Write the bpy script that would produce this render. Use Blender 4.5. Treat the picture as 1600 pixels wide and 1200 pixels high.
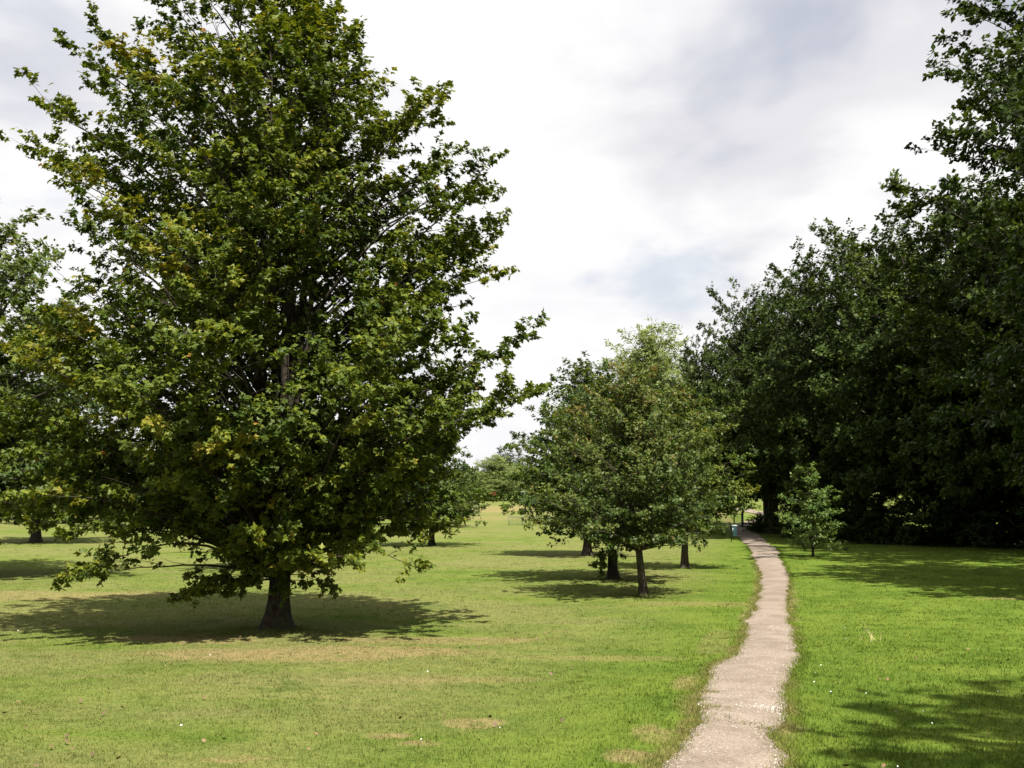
import bpy, math, time
import numpy as np
from mathutils import Vector, noise as mnoise

# ------------------------------------------------------------------ scene, camera, sky, sun
SC = bpy.context.scene
COL = SC.collection
for o in list(bpy.data.objects):
    bpy.data.objects.remove(o)

cam_d = bpy.data.cameras.new("camera")
cam = bpy.data.objects.new("camera", cam_d)
COL.objects.link(cam)
cam.location = (0, 0, 1.6)
cam.rotation_euler = (math.radians(95.0), 0, 0)
cam_d.sensor_width = 36.0
cam_d.lens = 36.1
cam_d.clip_start = 0.1
cam_d.clip_end = 6000
SC.camera = cam

SUN_ELEV = math.radians(58)
SUN_AZ = math.radians(24)          # sun stands behind the camera, this far round to the right
TO_SUN = Vector((math.sin(SUN_AZ) * math.cos(SUN_ELEV), -math.cos(SUN_AZ) * math.cos(SUN_ELEV), math.sin(SUN_ELEV)))
sun_d = bpy.data.lights.new("sun", 'SUN')
sun_d.energy = 5.0
sun_d.angle = math.radians(0.53)
sun_d.color = (1.0, 0.95, 0.86)
sun = bpy.data.objects.new("sun", sun_d)
COL.objects.link(sun)
sun.location = (20, -30, 60)
sun.rotation_euler = TO_SUN.to_track_quat('Z', 'Y').to_euler()

SC.view_settings.view_transform = 'Standard'
SC.view_settings.look = 'None'
SC.view_settings.gamma = 1.0
SC.view_settings.use_curve_mapping = False
SC.view_settings.exposure = 1.35
cy = SC.cycles
cy.max_bounces = 6
cy.diffuse_bounces = 3
cy.glossy_bounces = 2
cy.transmission_bounces = 4
cy.caustics_reflective = False
cy.caustics_refractive = False
cy.sample_clamp_indirect = 8.0
cy.use_denoising = True


class NT:
    """tiny node-tree helper"""
    def __init__(self, tree):
        self.t = tree
        tree.nodes.clear()

    def n(self, typ, **kw):
        nd = self.t.nodes.new(typ)
        for k, v in kw.items():
            if k.startswith('i_'):
                key = k[2:]
                key = int(key) if key.isdigit() else key
                nd.inputs[key].default_value = v
            else:
                setattr(nd, k, v)
        return nd

    def l(self, a, ai, b, bi):
        self.t.links.new(a.outputs[ai], b.inputs[bi])

    def math(self, op, a, b=None, c=None, clamp=False):
        nd = self.t.nodes.new('ShaderNodeMath')
        nd.operation = op
        nd.use_clamp = clamp
        for i, v in enumerate((a, b, c)):
            if v is None:
                continue
            if isinstance(v, (int, float)):
                nd.inputs[i].default_value = v
            else:
                self.t.links.new(v, nd.inputs[i])
        return nd.outputs[0]

    def noise(self, vec, scale, detail=4.0, rough=0.55, dist=0.0, out=0):
        nd = self.t.nodes.new('ShaderNodeTexNoise')
        nd.inputs['Scale'].default_value = scale
        nd.inputs['Detail'].default_value = detail
        nd.inputs['Roughness'].default_value = rough
        nd.inputs['Distortion'].default_value = dist
        if vec is not None:
            self.t.links.new(vec, nd.inputs['Vector'])
        return nd.outputs[out]

    def smooth(self, val, lo, hi, a=0.0, b=1.0):
        nd = self.t.nodes.new('ShaderNodeMapRange')
        nd.interpolation_type = 'SMOOTHSTEP'
        self.t.links.new(val, nd.inputs['Value'])
        for k, v in (('From Min', lo), ('From Max', hi), ('To Min', a), ('To Max', b)):
            nd.inputs[k].default_value = v
        return nd.outputs['Result']

    def mix(self, fac, a, b, blend='MIX'):
        nd = self.t.nodes.new('ShaderNodeMix')
        nd.data_type = 'RGBA'
        nd.blend_type = blend
        for v, k in ((fac, 0), (a, 6), (b, 7)):
            if isinstance(v, (int, float)):
                nd.inputs[k].default_value = v
            elif isinstance(v, (tuple, list)):
                nd.inputs[k].default_value = tuple(v) + ((1.0,) if len(v) == 3 else ())
            else:
                self.t.links.new(v, nd.inputs[k])
        return nd.outputs[2]


world = bpy.data.worlds.new("World")
SC.world = world
world.use_nodes = True
w = NT(world.node_tree)
tc = w.n('ShaderNodeTexCoord')
sky = w.n('ShaderNodeTexSky')
sky.sky_type = 'NISHITA'
sky.sun_disc = False
sky.sun_elevation = SUN_ELEV
sky.sun_rotation = math.pi - SUN_AZ
sky.air_density = 1.0
sky.dust_density = 1.5
sep = w.n('ShaderNodeSeparateXYZ')
w.l(tc, 'Generated', sep, 0)
den = w.math('ADD', w.math('MAXIMUM', sep.outputs[2], 0.0), 0.22)
cx = w.math('DIVIDE', sep.outputs[0], den)
cyy = w.math('DIVIDE', sep.outputs[1], den)
comb = w.n('ShaderNodeCombineXYZ')
w.t.links.new(w.math('ADD', cx, 3.76), comb.inputs[0])
w.t.links.new(w.math('ADD', cyy, 25.4), comb.inputs[1])
pv = comb.outputs[0]
cover = w.noise(pv, 1.25, 5.0, 0.55, 0.25)
shade = w.noise(pv, 0.62, 4.0, 0.5, 0.35)
fine = w.noise(pv, 2.6, 5.0, 0.55, 0.3)
mask = w.smooth(cover, 0.33, 0.46, 0.62, 1.0)
soft = w.smooth(fine, 0.34, 0.62)
ccol = w.mix(soft, (7.55, 7.5, 7.65), (8.35, 8.3, 8.28))
heavy = w.smooth(w.math('ADD', w.math('MULTIPLY', shade, 0.8), w.math('MULTIPLY', fine, 0.2)), 0.38, 0.51, 0.65, 0.0)
ccol = w.mix(heavy, ccol, (5.5, 5.42, 5.85))
skyc = w.mix(mask, sky.outputs[0], ccol)
bg = w.n('ShaderNodeBackground')
bg.inputs['Strength'].default_value = 0.05
w.t.links.new(skyc, bg.inputs['Color'])
wo = w.n('ShaderNodeOutputWorld')
w.l(bg, 0, wo, 0)

# ------------------------------------------------------------------ ground shape
TY = np.array([-60, -10, 0, 7.3, 19, 33, 65, 100, 140, 185, 260, 400, 800, 2500.])
TZ = np.array([.5, .08, 0, -.5, -1.3, -1.72, -2.75, -3.35, -3.5, -3.4, -3.0, -2.5, -1, 0.])
GY = np.arange(-60, 2500, .25)
GZ = np.convolve(np.pad(np.interp(GY, TY, TZ), 12, mode='edge'), np.ones(25) / 25, 'valid')


def g(x, y):
    x = np.asarray(x, float)
    y = np.asarray(y, float)
    z = np.interp(y, GY, GZ)
    z = z + 0.018 * np.sin(x * 0.9 + 0.7 * np.sin(y * 0.31)) * np.sin(y * 0.62 + 1.3) + 0.012 * np.sin(x * 1.7 + y * 1.1)
    return z


# path centre line, world coordinates, with widths
PATH = np.array([(-3.0, -6.0, 0.9), (-0.6, 1.5, 0.85), (0.65, 4.8, .98), (1.56, 7.68, .93), (1.83, 8.64, .79), (2.14, 9.78, .83),
                 (2.53, 11.48, .85), (2.92, 12.86, .91), (3.76, 15.54, .95), (4.32, 17.5, .90), (5.53, 22.24, .86),
                 (6.75, 26.72, .80), (8.71, 34.42, .86), (10.66, 43.22, 1.12), (13.44, 55.54, 1.35), (15.84, 67.74, 1.5),
                 (17.4, 76.5, 1.7), (18.8, 86.0, 1.7), (21.5, 98.0, 1.7), (27.0, 112.0, 1.8), (31.0, 124.0, 2.2), (33.0, 150.0, 2.2)])


def smooth_line(pts, step):
    out = []
    n = len(pts)
    for i in range(n - 1):
        p0, p1, p2, p3 = pts[max(i - 1, 0)], pts[i], pts[i + 1], pts[min(i + 2, n - 1)]
        m = max(2, int(np.linalg.norm((p2 - p1)[:2]) / step))
        for t in np.linspace(0, 1, m, endpoint=False):
            out.append(0.5 * ((2 * p1) + (-p0 + p2) * t + (2 * p0 - 5 * p1 + 4 * p2 - p3) * t * t + (-p0 + 3 * p1 - 3 * p2 + p3) * t ** 3))
    out.append(pts[-1])
    return np.array(out)


PL = smooth_line(PATH, 0.07)


def edge_noise(n, seed):
    """ragged but not wavy: smoothed random offsets at three lengths"""
    R = np.random.default_rng(seed)
    out = np.zeros(n)
    for win, amp in ((61, .050), (17, .026), (4, .014)):
        k = np.hanning(win + 2)
        v = np.convolve(R.normal(0, 1, n + len(k) - 1), k / np.sqrt((k ** 2).sum()), 'valid')
        out += amp * v[:n]
    return np.clip(out, -.16, .16)


LEFT_SMOOTH = PL[:, 0] - PL[:, 2] / 2
RIGHT_SMOOTH = PL[:, 0] + PL[:, 2] / 2
LEFT_EDGE = LEFT_SMOOTH + edge_noise(len(PL), 6)
RIGHT_EDGE = RIGHT_SMOOTH + edge_noise(len(PL), 7)
# the grassy bite into the right edge close to the camera
RIGHT_EDGE = RIGHT_EDGE - 0.12 * np.exp(-((PL[:, 1] - 8.9) / 0.22) ** 2) + 0.05 * np.exp(-((PL[:, 1] - 9.8) / 0.5) ** 2)

# ------------------------------------------------------------------ mesh helpers


def mesh_np(name, verts, faces, smooth=False, tint=None):
    """faces: (M,k) int array, all of one size"""
    me = bpy.data.meshes.new(name)
    verts = np.ascontiguousarray(verts, np.float32)
    faces = np.ascontiguousarray(faces, np.int32)
    m, k = faces.shape
    me.vertices.add(len(verts))
    me.vertices.foreach_set('co', verts.ravel())
    me.loops.add(m * k)
    me.loops.foreach_set('vertex_index', faces.ravel())
    me.polygons.add(m)
    me.polygons.foreach_set('loop_start', np.arange(m, dtype=np.int32) * k)
    if smooth:
        me.polygons.foreach_set('use_smooth', np.ones(m, bool))
    me.update(calc_edges=True)
    if tint is not None:
        a = me.attributes.new('tint', 'FLOAT', 'FACE')
        a.data.foreach_set('value', np.ascontiguousarray(tint, np.float32))
    return me


def link(name, me, mat=None, parent=None, **props):
    o = bpy.data.objects.new(name, me)
    COL.objects.link(o)
    if mat is not None and me is not None and not me.materials:
        me.materials.append(mat)
    if parent is not None:
        o.parent = parent
    for k, v in props.items():
        o[k] = v
    return o


def thing(name, loc, label, category, group=None, rz=0.0):
    o = link(name, None)
    o.location = loc
    o.rotation_euler = (0, 0, rz)
    o['label'] = label
    o['category'] = category
    if group:
        o['group'] = group
    return o


class MB:
    """collects tubes and boxes made of quads / triangles"""
    def __init__(self):
        self.v = []
        self.f = []
        self.c = 0

    def add(self, v, f):
        self.v.append(np.asarray(v, float))
        self.f.append(np.asarray(f, int) + self.c)
        self.c += len(v)

    def tube(self, pts, rad, sides=6, cap=True, wob=None):
        pts = np.asarray(pts, float)
        rad = np.asarray(rad, float)
        n = len(pts)
        tan = np.gradient(pts, axis=0)
        tan /= np.linalg.norm(tan, axis=1)[:, None] + 1e-9
        ref = np.where(np.abs(tan[:, 2:3]) > 0.9, np.array([[1., 0, 0]]), np.array([[0, 0, 1.]]))
        if np.abs(tan[:, 2]).mean() > 0.6:
            ref = np.tile(np.array([[1., 0, 0]]), (n, 1))
        a = np.cross(ref, tan)
        a /= np.linalg.norm(a, axis=1)[:, None] + 1e-9
        b = np.cross(tan, a)
        ang = np.linspace(0, 2 * np.pi, sides, endpoint=False)
        r = rad[:, None] * np.ones((1, sides))
        if wob is not None:
            r = r * wob(ang[None, :], np.arange(n)[:, None] / max(n - 1, 1))
        v = pts[:, None, :] + r[..., None] * (np.cos(ang)[None, :, None] * a[:, None, :] + np.sin(ang)[None, :, None] * b[:, None, :])
        v = v.reshape(-1, 3)
        i = np.arange(n - 1)[:, None] * sides
        j = np.arange(sides)[None, :]
        j2 = (j + 1) % sides
        f = np.stack([i + j, i + j2, i + sides + j2, i + sides + j], -1).reshape(-1, 4)
        self.add(v, f)
        if cap and rad[-1] > 0.004:
            vv = np.vstack([v[-sides:], pts[-1][None]])
            self.add(vv, np.stack([np.arange(sides), (np.arange(sides) + 1) % sides, np.full(sides, sides), np.full(sides, sides)], -1))
            self.f[-1][:, 3] = self.f[-1][:, 2]

    def box(self, c, s, rz=0.0):
        x, y, z = np.asarray(s) / 2
        v = np.array([(a * x, b * y, d * z) for d in (-1, 1) for a, b in ((-1, -1), (1, -1), (1, 1), (-1, 1))])
        cs, sn = math.cos(rz), math.sin(rz)
        v = np.stack([v[:, 0] * cs - v[:, 1] * sn, v[:, 0] * sn + v[:, 1] * cs, v[:, 2]], -1) + np.asarray(c)
        self.add(v, [(0, 3, 2, 1), (4, 5, 6, 7), (0, 1, 5, 4), (1, 2, 6, 5), (2, 3, 7, 6), (3, 0, 4, 7)])

    def build(self, name, smooth=False):
        v = np.vstack(self.v)
        f = np.vstack(self.f)
        tri = f[:, 2] == f[:, 3]
        if not tri.any():
            return mesh_np(name, v, f, smooth)
        q = f[~tri]
        t3 = np.vstack([f[tri][:, :3], q[:, :3], q[:, [0, 2, 3]]])
        return mesh_np(name, v, t3, smooth)


# ------------------------------------------------------------------ materials
def new_mat(name):
    m = bpy.data.materials.new(name)
    m.use_nodes = True
    return m, NT(m.node_tree)


def finish(t, shader_out):
    o = t.n('ShaderNodeOutputMaterial')
    t.t.links.new(shader_out, o.inputs[0])


def leaf_mat(name, ramp, transl=0.36, rough=0.5, spec=0.22, objvar=0.0):
    """ramp: list of (pos, rgb) along the per-leaf tint"""
    m, t = new_mat(name)
    at = t.n('ShaderNodeAttribute')
    at.attribute_name = 'tint'
    cr = t.n('ShaderNodeValToRGB')
    el = cr.color_ramp.elements
    while len(el) < len(ramp):
        el.new(0.5)
    for e, (p, c) in zip(el, ramp):
        e.position = p
        e.color = (*c, 1)
    t.l(at, 'Fac', cr, 0)
    col = cr.outputs[0]
    if objvar:
        oi = t.n('ShaderNodeObjectInfo')
        v = t.math('MULTIPLY_ADD', oi.outputs['Random'], objvar * 2, 1 - objvar)
        hs = t.n('ShaderNodeHueSaturation')
        t.t.links.new(v, hs.inputs['Value'])
        t.t.links.new(col, hs.inputs['Color'])
        col = hs.outputs[0]
    p = t.n('ShaderNodeBsdfPrincipled')
    p.inputs['Roughness'].default_value = rough
    p.inputs['Specular IOR Level'].default_value = spec
    t.t.links.new(col, p.inputs['Base Color'])
    tr = t.n('ShaderNodeBsdfTranslucent')
    tcol = t.mix(1.0, col, (1.25, 1.15, 0.45), 'MULTIPLY')
    t.t.links.new(tcol, tr.inputs['Color'])
    mx = t.n('ShaderNodeMixShader')
    mx.inputs[0].default_value = transl
    t.l(p, 0, mx, 1)
    t.l(tr, 0, mx, 2)
    finish(t, mx.outputs[0])
    return m


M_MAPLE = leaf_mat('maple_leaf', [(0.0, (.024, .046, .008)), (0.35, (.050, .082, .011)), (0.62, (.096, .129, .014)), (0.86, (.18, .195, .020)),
                                  (0.965, (.22, .19, .025)), (1.0, (.30, .13, .03))])
M_BROWNMAPLE = leaf_mat('tinged_maple_leaf', [(0.0, (.03, .052, .014)), (0.4, (.058, .094, .020)), (0.7, (.100, .134, .030)), (0.9, (.15, .145, .04)), (1.0, (.20, .12, .05))], objvar=.06)
M_GREENTREE = leaf_mat('lime_leaf', [(0.0, (.027, .050, .011)), (0.5, (.062, .100, .016)), (0.85, (.115, .15, .022)), (1.0, (.20, .19, .04))], objvar=.1)
M_OAK = leaf_mat('oak_leaf', [(0.0, (.016, .029, .007)), (0.5, (.036, .060, .011)), (0.85, (.072, .100, .016)), (1.0, (.12, .14, .024))], transl=.25, spec=.12, objvar=.08)
M_SAPLING = leaf_mat('sapling_leaf', [(0.0, (.035, .065, .016)), (0.5, (.065, .115, .026)), (1.0, (.12, .18, .04))])
M_WILLOW = leaf_mat('willow_leaf', [(0.0, (.10, .145, .045)), (0.5, (.165, .215, .07)), (1.0, (.25, .29, .10))], objvar=.05)
M_FAR = leaf_mat('far_leaf', [(0.0, (.03, .05, .02)), (0.5, (.06, .085, .03)), (1.0, (.11, .13, .045))], objvar=.15)
M_POPLAR = leaf_mat('poplar_leaf', [(0.0, (.05, .07, .05)), (1.0, (.10, .13, .09))])
M_FLOWER = leaf_mat('flower_petal', [(0.0, (.05, .02, .01)), (0.6, (.16, .035, .018)), (1.0, (.24, .12, .03))])


def bark_mat(name, a, b, moss):
    m, t = new_mat(name)
    tc = t.n('ShaderNodeTexCoord')
    mp = t.n('ShaderNodeMapping')
    mp.inputs['Scale'].default_value = (1, 1, 0.22)
    t.l(tc, 'Object', mp, 0)
    n1 = t.noise(mp.outputs[0], 26, 6, .65, .4)
    n2 = t.noise(tc.outputs['Object'], 2.2, 3, .5)
    c = t.mix(t.smooth(n1, .35, .68), a, b)
    c = t.mix(t.smooth(n2, .5, .68, 0, .6), c, moss)
    p = t.n('ShaderNodeBsdfPrincipled')
    p.inputs['Roughness'].default_value = .9
    p.inputs['Specular IOR Level'].default_value = .15
    t.t.links.new(c, p.inputs['Base Color'])
    bp = t.n('ShaderNodeBump')
    bp.inputs['Strength'].default_value = .9
    bp.inputs['Distance'].default_value = .03
    t.t.links.new(n1, bp.inputs['Height'])
    t.l(bp, 0, p, 'Normal')
    finish(t, p.outputs[0])
    return m


M_BARK = bark_mat('maple_bark', (.018, .014, .010), (.062, .05, .037), (.03, .038, .012))
M_BARK2 = bark_mat('grey_bark', (.028, .022, .016), (.10, .083, .06), (.05, .055, .022))
M_OAKBARK = bark_mat('oak_bark', (.015, .012, .009), (.055, .045, .034), (.028, .034, .012))


def plain_mat(name, col, rough=.5, metal=0.0, var=.12, scale=8):
    m, t = new_mat(name)
    tc = t.n('ShaderNodeTexCoord')
    n = t.noise(tc.outputs['Object'], scale, 4, .6)
    dark = tuple(c * (1 - var * 2) for c in col)
    c = t.mix(t.smooth(n, .35, .65), dark, col)
    p = t.n('ShaderNodeBsdfPrincipled')
    p.inputs['Roughness'].default_value = rough
    p.inputs['Metallic'].default_value = metal
    t.t.links.new(c, p.inputs['Base Color'])
    finish(t, p.outputs[0])
    return m


M_GREENPAINT = plain_mat('green_paint', (.02, .09, .045), .45)
M_DARKMETAL = plain_mat('dark_metal', (.012, .018, .015), .5)
M_BIN = plain_mat('bin_plastic', (.012, .045, .048), .5)
M_LID = plain_mat('pale_lid', (.26, .31, .30), .5)
M_STEEL = plain_mat('weathered_green_steel', (.05, .075, .06), .55)


def grass_colour(t, pos):
    """the lawn's own colour from the world position: lush, worn, and parched patches"""
    sp = t.n('ShaderNodeSeparateXYZ')
    t.t.links.new(pos, sp.inputs[0])
    X, Y = sp.outputs[0], sp.outputs[1]
    n_big = t.noise(pos, 0.16, 4, .55, .3)
    n_mid = t.noise(pos, 0.9, 5, .6, .4)
    n_fin = t.noise(pos, 7.0, 4, .6)
    green = t.mix(t.smooth(n_mid, .34, .66), (.058, .096, .015), (.089, .126, .022))
    worn = t.mix(t.smooth(n_fin, .35, .65), (.100, .114, .041), (.136, .137, .055))
    # distance from the path's centre line
    fc = t.n('ShaderNodeFloatCurve')
    cm = fc.mapping
    cpts = [(float(y_) / 80, float(np.interp(y_, PATH[:, 1], PATH[:, 0]) + 1) / 20) for y_ in (0, 4.8, 7.68, 9.78, 12.86, 17.5, 22.2, 26.7, 34.4, 43.2, 55.5, 67.7, 76.5)]
    cm.curves[0].points[0].location = cpts[0]
    cm.curves[0].points[1].location = (1.0, (18.0 + 1) / 20)
    for p_ in cpts[1:]:
        cm.curves[0].points.new(*p_)
    for p_ in cm.curves[0].points:
        p_.handle_type = 'AUTO'
    cm.update()
    t.t.links.new(t.math('DIVIDE', Y, 80.0), fc.inputs['Value'])
    side = t.math('SUBTRACT', X, t.math('MULTIPLY_ADD', fc.outputs[0], 20.0, -1.0))
    # worn, yellowish turf on the left-hand lawn, lush turf right of the path
    left = t.smooth(side, -4.5, -.6, 1.0, 0.0)
    wfac = t.math('MULTIPLY', left, t.smooth(t.math('ADD', n_big, t.math('MULTIPLY', n_mid, .35)), .5, .80, .28, .95), clamp=True)
    mp = t.n('ShaderNodeMapping')
    mp.inputs['Rotation'].default_value = (0, 0, -.22)
    mp.inputs['Scale'].default_value = (.16, 1.0, 1.0)
    t.t.links.new(pos, mp.inputs[0])
    streak = t.noise(mp.outputs[0], 1.1, 5, .6, .5)
    wfac = t.math('MULTIPLY_ADD', t.math('MULTIPLY', left, t.math('SUBTRACT', streak, .5)), 2.2, wfac, clamp=True)
    far = t.smooth(Y, 45, 150, 0, .7)
    wfac = t.math('MAXIMUM', wfac, t.math('MULTIPLY', far, t.smooth(n_big, .3, .6)))
    c = t.mix(wfac, green, worn)
    c = t.mix(t.smooth(streak, .46, .64, 0, .30), c, t.mix(1.0, c, (.62, .72, .6), 'MULTIPLY'))
    # clover-dark patches
    n_c = t.noise(pos, 0.55, 4, .6, .8)
    c = t.mix(t.smooth(n_c, .58, .72, 0, .45), c, (.034, .066, .013))
    # parched straw: around the big tree's drip line and in scattered scars
    straw = t.mix(n_fin, (.145, .114, .058), (.20, .162, .088))

    def blob(x0, y0, rx, ry, rot=0.0):
        dx = t.math('SUBTRACT', X, x0)
        dy = t.math('SUBTRACT', Y, y0)
        dx2 = t.math('MULTIPLY_ADD', dy, rot, dx)
        a = t.math('POWER', t.math('ABSOLUTE', t.math('DIVIDE', dx2, rx)), 2.0)
        b = t.math('POWER', t.math('ABSOLUTE', t.math('DIVIDE', dy, ry)), 2.0)
        r = t.math('ADD', t.math('ADD', a, b), t.math('MULTIPLY_ADD', n_mid, 1.5, -.75))
        return t.smooth(r, .35, 1.2, 1.0, 0.0)
    dry = blob(-3.0, 15.6, 2.9, 1.15)
    for args, k in (((-5.6, 17.8, 1.5, .7), .8), ((-1.2, 17.6, 2.0, .8), .7), ((-.35, 9.6, .30, .34), .85), ((-1.05, 8.9, .22, .16), .8),
                    ((-.75, 8.55, .20, .13), .8), ((-2.05, 8.0, .34, .15), .8), ((.9, 8.1, .22, .3), .8), ((1.2, 9.0, .2, .5), .7),
                    ((2.05, 12.3, .22, .8, -.25), .7), ((2.75, 13.2, .0001 + .2, .3), .0), ((12.6, 26.0, 1.2, .35), .6), ((-1.0, 12.6, 1.6, .35, .8), .45), ((1.2, 15.0, 1.6, .4, .6), .4),
                    ((-8.5, 13.2, 2.2, .4), .35), ((3.4, 17.5, .3, 2.5, -.26), .35), ((2.3, 9.2, .30, .22), .6), ((-12.5, 27.0, 5.0, 1.4), .7), ((4.4, 24.6, 2.0, .8), .45),
                    ((4.0, 150.0, 16.0, 17.0), .9), ((-6, 118.0, 9.0, 8.0), .55)):
        dry = t.math('MAXIMUM', dry, t.math('MULTIPLY', blob(*args), k))
    verge = t.math('ADD', t.math('ABSOLUTE', t.math('ADD', side, .06)), t.math('MULTIPLY_ADD', n_mid, .9, -.45))
    dry = t.math('MAXIMUM', dry, t.smooth(verge, .42, .68, .62, 0))
    n_br = t.noise(pos, 3.1, 6, .7, .6)
    dry = t.math('MULTIPLY', dry, t.smooth(t.math('ADD', t.math('MULTIPLY', n_fin, .5), t.math('MULTIPLY', n_br, .5)), .34, .58, .1, 1.0))
    c = t.mix(dry, c, straw)
    c = t.mix(1.0, c, (1.15, 1.12, 1.0), 'MULTIPLY')
    return c


def grass_shader(name, blade):
    m, t = new_mat(name)
    ge = t.n('ShaderNodeNewGeometry')
    c = grass_colour(t, ge.outputs['Position'])
    p = t.n('ShaderNodeBsdfPrincipled')
    p.inputs['Roughness'].default_value = .9
    p.inputs['Specular IOR Level'].default_value = .02
    if blade:
        at = t.n('ShaderNodeAttribute')
        at.attribute_name = 'tint'
        c = t.mix(1.0, c, t.mix(at.outputs['Fac'], (.82, .86, .8), (1.48, 1.4, 1.35)), 'MULTIPLY')
        t.t.links.new(c, p.inputs['Base Color'])
        tr = t.n('ShaderNodeBsdfTranslucent')
        t.t.links.new(c, tr.inputs['Color'])
        mx = t.n('ShaderNodeMixShader')
        mx.inputs[0].default_value = .3
        t.l(p, 0, mx, 1)
        t.l(tr, 0, mx, 2)
        finish(t, mx.outputs[0])
    else:
        n = t.noise(ge.outputs['Position'], 22, 5, .7)
        c = t.mix(1.0, c, t.mix(t.smooth(n, .3, .7), (.70, .74, .7), (1.2, 1.15, 1.15)), 'MULTIPLY')
        t.t.links.new(c, p.inputs['Base Color'])
        bp = t.n('ShaderNodeBump')
        bp.inputs['Strength'].default_value = .6
        bp.inputs['Distance'].default_value = .05
        t.t.links.new(n, bp.inputs['Height'])
        t.l(bp, 0, p, 'Normal')
        finish(t, p.outputs[0])
    return m


M_LAWN = grass_shader('lawn_turf', False)
M_BLADE = grass_shader('grass_blade', True)

m, t = new_mat('path_gravel')
ge = t.n('ShaderNodeNewGeometry')
pos = ge.outputs['Position']
n1 = t.noise(pos, 1.6, 5, .6, .4)
n2 = t.noise(pos, 38, 4, .7)
vo = t.n('ShaderNodeTexVoronoi')
vo.inputs['Scale'].default_value = 34
t.t.links.new(pos, vo.inputs['Vector'])
c = t.mix(t.smooth(n1, .32, .68), (.165, .130, .100), (.240, .197, .157))
n3 = t.noise(pos, 90, 3, .7)
c = t.mix(t.smooth(n2, .40, .62), c, t.mix(1.0, c, (.66, .64, .62), 'MULTIPLY'))
c = t.mix(t.smooth(n3, .5, .7, 0, .5), c, (.30, .26, .215))
spk = t.math('MULTIPLY', t.smooth(vo.outputs['Distance'], .10, .22, 1, 0), t.smooth(vo.outputs['Color'], .62, .7))
c = t.mix(t.math('MULTIPLY', spk, .75), c, (.36, .33, .29))
p = t.n('ShaderNodeBsdfPrincipled')
p.inputs['Roughness'].default_value = .92
p.inputs['Specular IOR Level'].default_value = .15
t.t.links.new(c, p.inputs['Base Color'])
bp = t.n('ShaderNodeBump')
bp.inputs['Strength'].default_value = .5
bp.inputs['Distance'].default_value = .012
t.t.links.new(n2, bp.inputs['Height'])
t.l(bp, 0, p, 'Normal')
finish(t, p.outputs[0])
M_PATH = m

# ------------------------------------------------------------------ lawn
xs = np.sinh(np.linspace(-5.2, 5.2, 221))
xs = xs / xs.max() * 1800
xs = np.unique(np.concatenate([np.arange(-14, 24.01, .6), xs[np.abs(xs) > 25], [-22, -18]]))
ys = np.concatenate([np.arange(-58, 3, 3.0), np.arange(3, 60, .6), np.arange(60, 200, 2.), np.arange(200, 420, 15.), np.array([450, 550, 700, 1000, 1500, 2200.])])
XX, YY = np.meshgrid(xs, ys)
V = np.stack([XX, YY, g(XX, YY)], -1).reshape(-1, 3)
ni, nj = len(ys), len(xs)
ii, jj = np.meshgrid(np.arange(ni - 1), np.arange(nj - 1), indexing='ij')
a = (ii * nj + jj).ravel()
link('lawn', mesh_np('lawn', V, np.stack([a, a + 1, a + 1 + nj, a + nj], -1), True), M_LAWN, kind='structure', label='sloping park lawn of mown green and parched grass')

# ------------------------------------------------------------------ path
U = np.linspace(0, 1, 9)
px = (LEFT_SMOOTH[:, None] + .12) * (1 - U) + (RIGHT_SMOOTH[:, None] - .12) * U
U[0], U[-1] = 0, 1
px[:, 0] = np.minimum(LEFT_EDGE, px[:, 0] - .01)
px[:, -1] = np.maximum(RIGHT_EDGE, px[:, -1] + .01)
py = PL[:, 1][:, None] * np.ones((1, 9))
crown = 0.012 * (1 - (2 * U - 1) ** 2)
pz = g(px, py) + 0.010 + 0.0005 * np.clip(py, 0, 200) + crown[None, :]
pz[:, 0] -= 0.012
pz[:, -1] -= 0.012
V = np.stack([px, py, pz], -1).reshape(-1, 3)
n = len(PL)
ii, jj = np.meshgrid(np.arange(n - 1), np.arange(8), indexing='ij')
a = (ii * 9 + jj).ravel()
link('path', mesh_np('path', V, np.stack([a, a + 1, a + 10, a + 9], -1), True), M_PATH, kind='structure', label='narrow pinkish gravel footpath with ragged grass edges')

# ------------------------------------------------------------------ grass, real blades near the camera
rng = np.random.default_rng(11)


def path_clear(x, y, slack=0.0):
    le = np.interp(y, PL[:, 1], LEFT_EDGE)
    re = np.interp(y, PL[:, 1], RIGHT_EDGE)
    return (x < le + slack) | (x > re - slack)


def blades(x, y, h, wd, lean=0.55):
    n = len(x)
    z = g(x, y) - 0.004
    a = rng.uniform(0, 2 * np.pi, n)
    b = rng.uniform(0, 2 * np.pi, n)
    dx, dy = np.cos(a) * wd / 2, np.sin(a) * wd / 2
    ln = h * np.abs(rng.normal(0, lean, n))
    v = np.empty((n, 3, 3))
    v[:, 0] = np.stack([x - dx, y - dy, z], -1)
    v[:, 1] = np.stack([x + dx, y + dy, z], -1)
    v[:, 2] = np.stack([x + np.cos(b) * ln, y + np.sin(b) * ln, z + h], -1)
    return v


NB = 430000
d = np.exp(rng.uniform(math.log(4.5), math.log(85), NB))
d = d[rng.random(NB) < np.interp(d, [4.5, 14, 40, 85], [1, 1, .45, 0])]
NB = len(d)
x = rng.uniform(-1, 1, NB) * (0.56 * d + 1.6)
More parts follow.
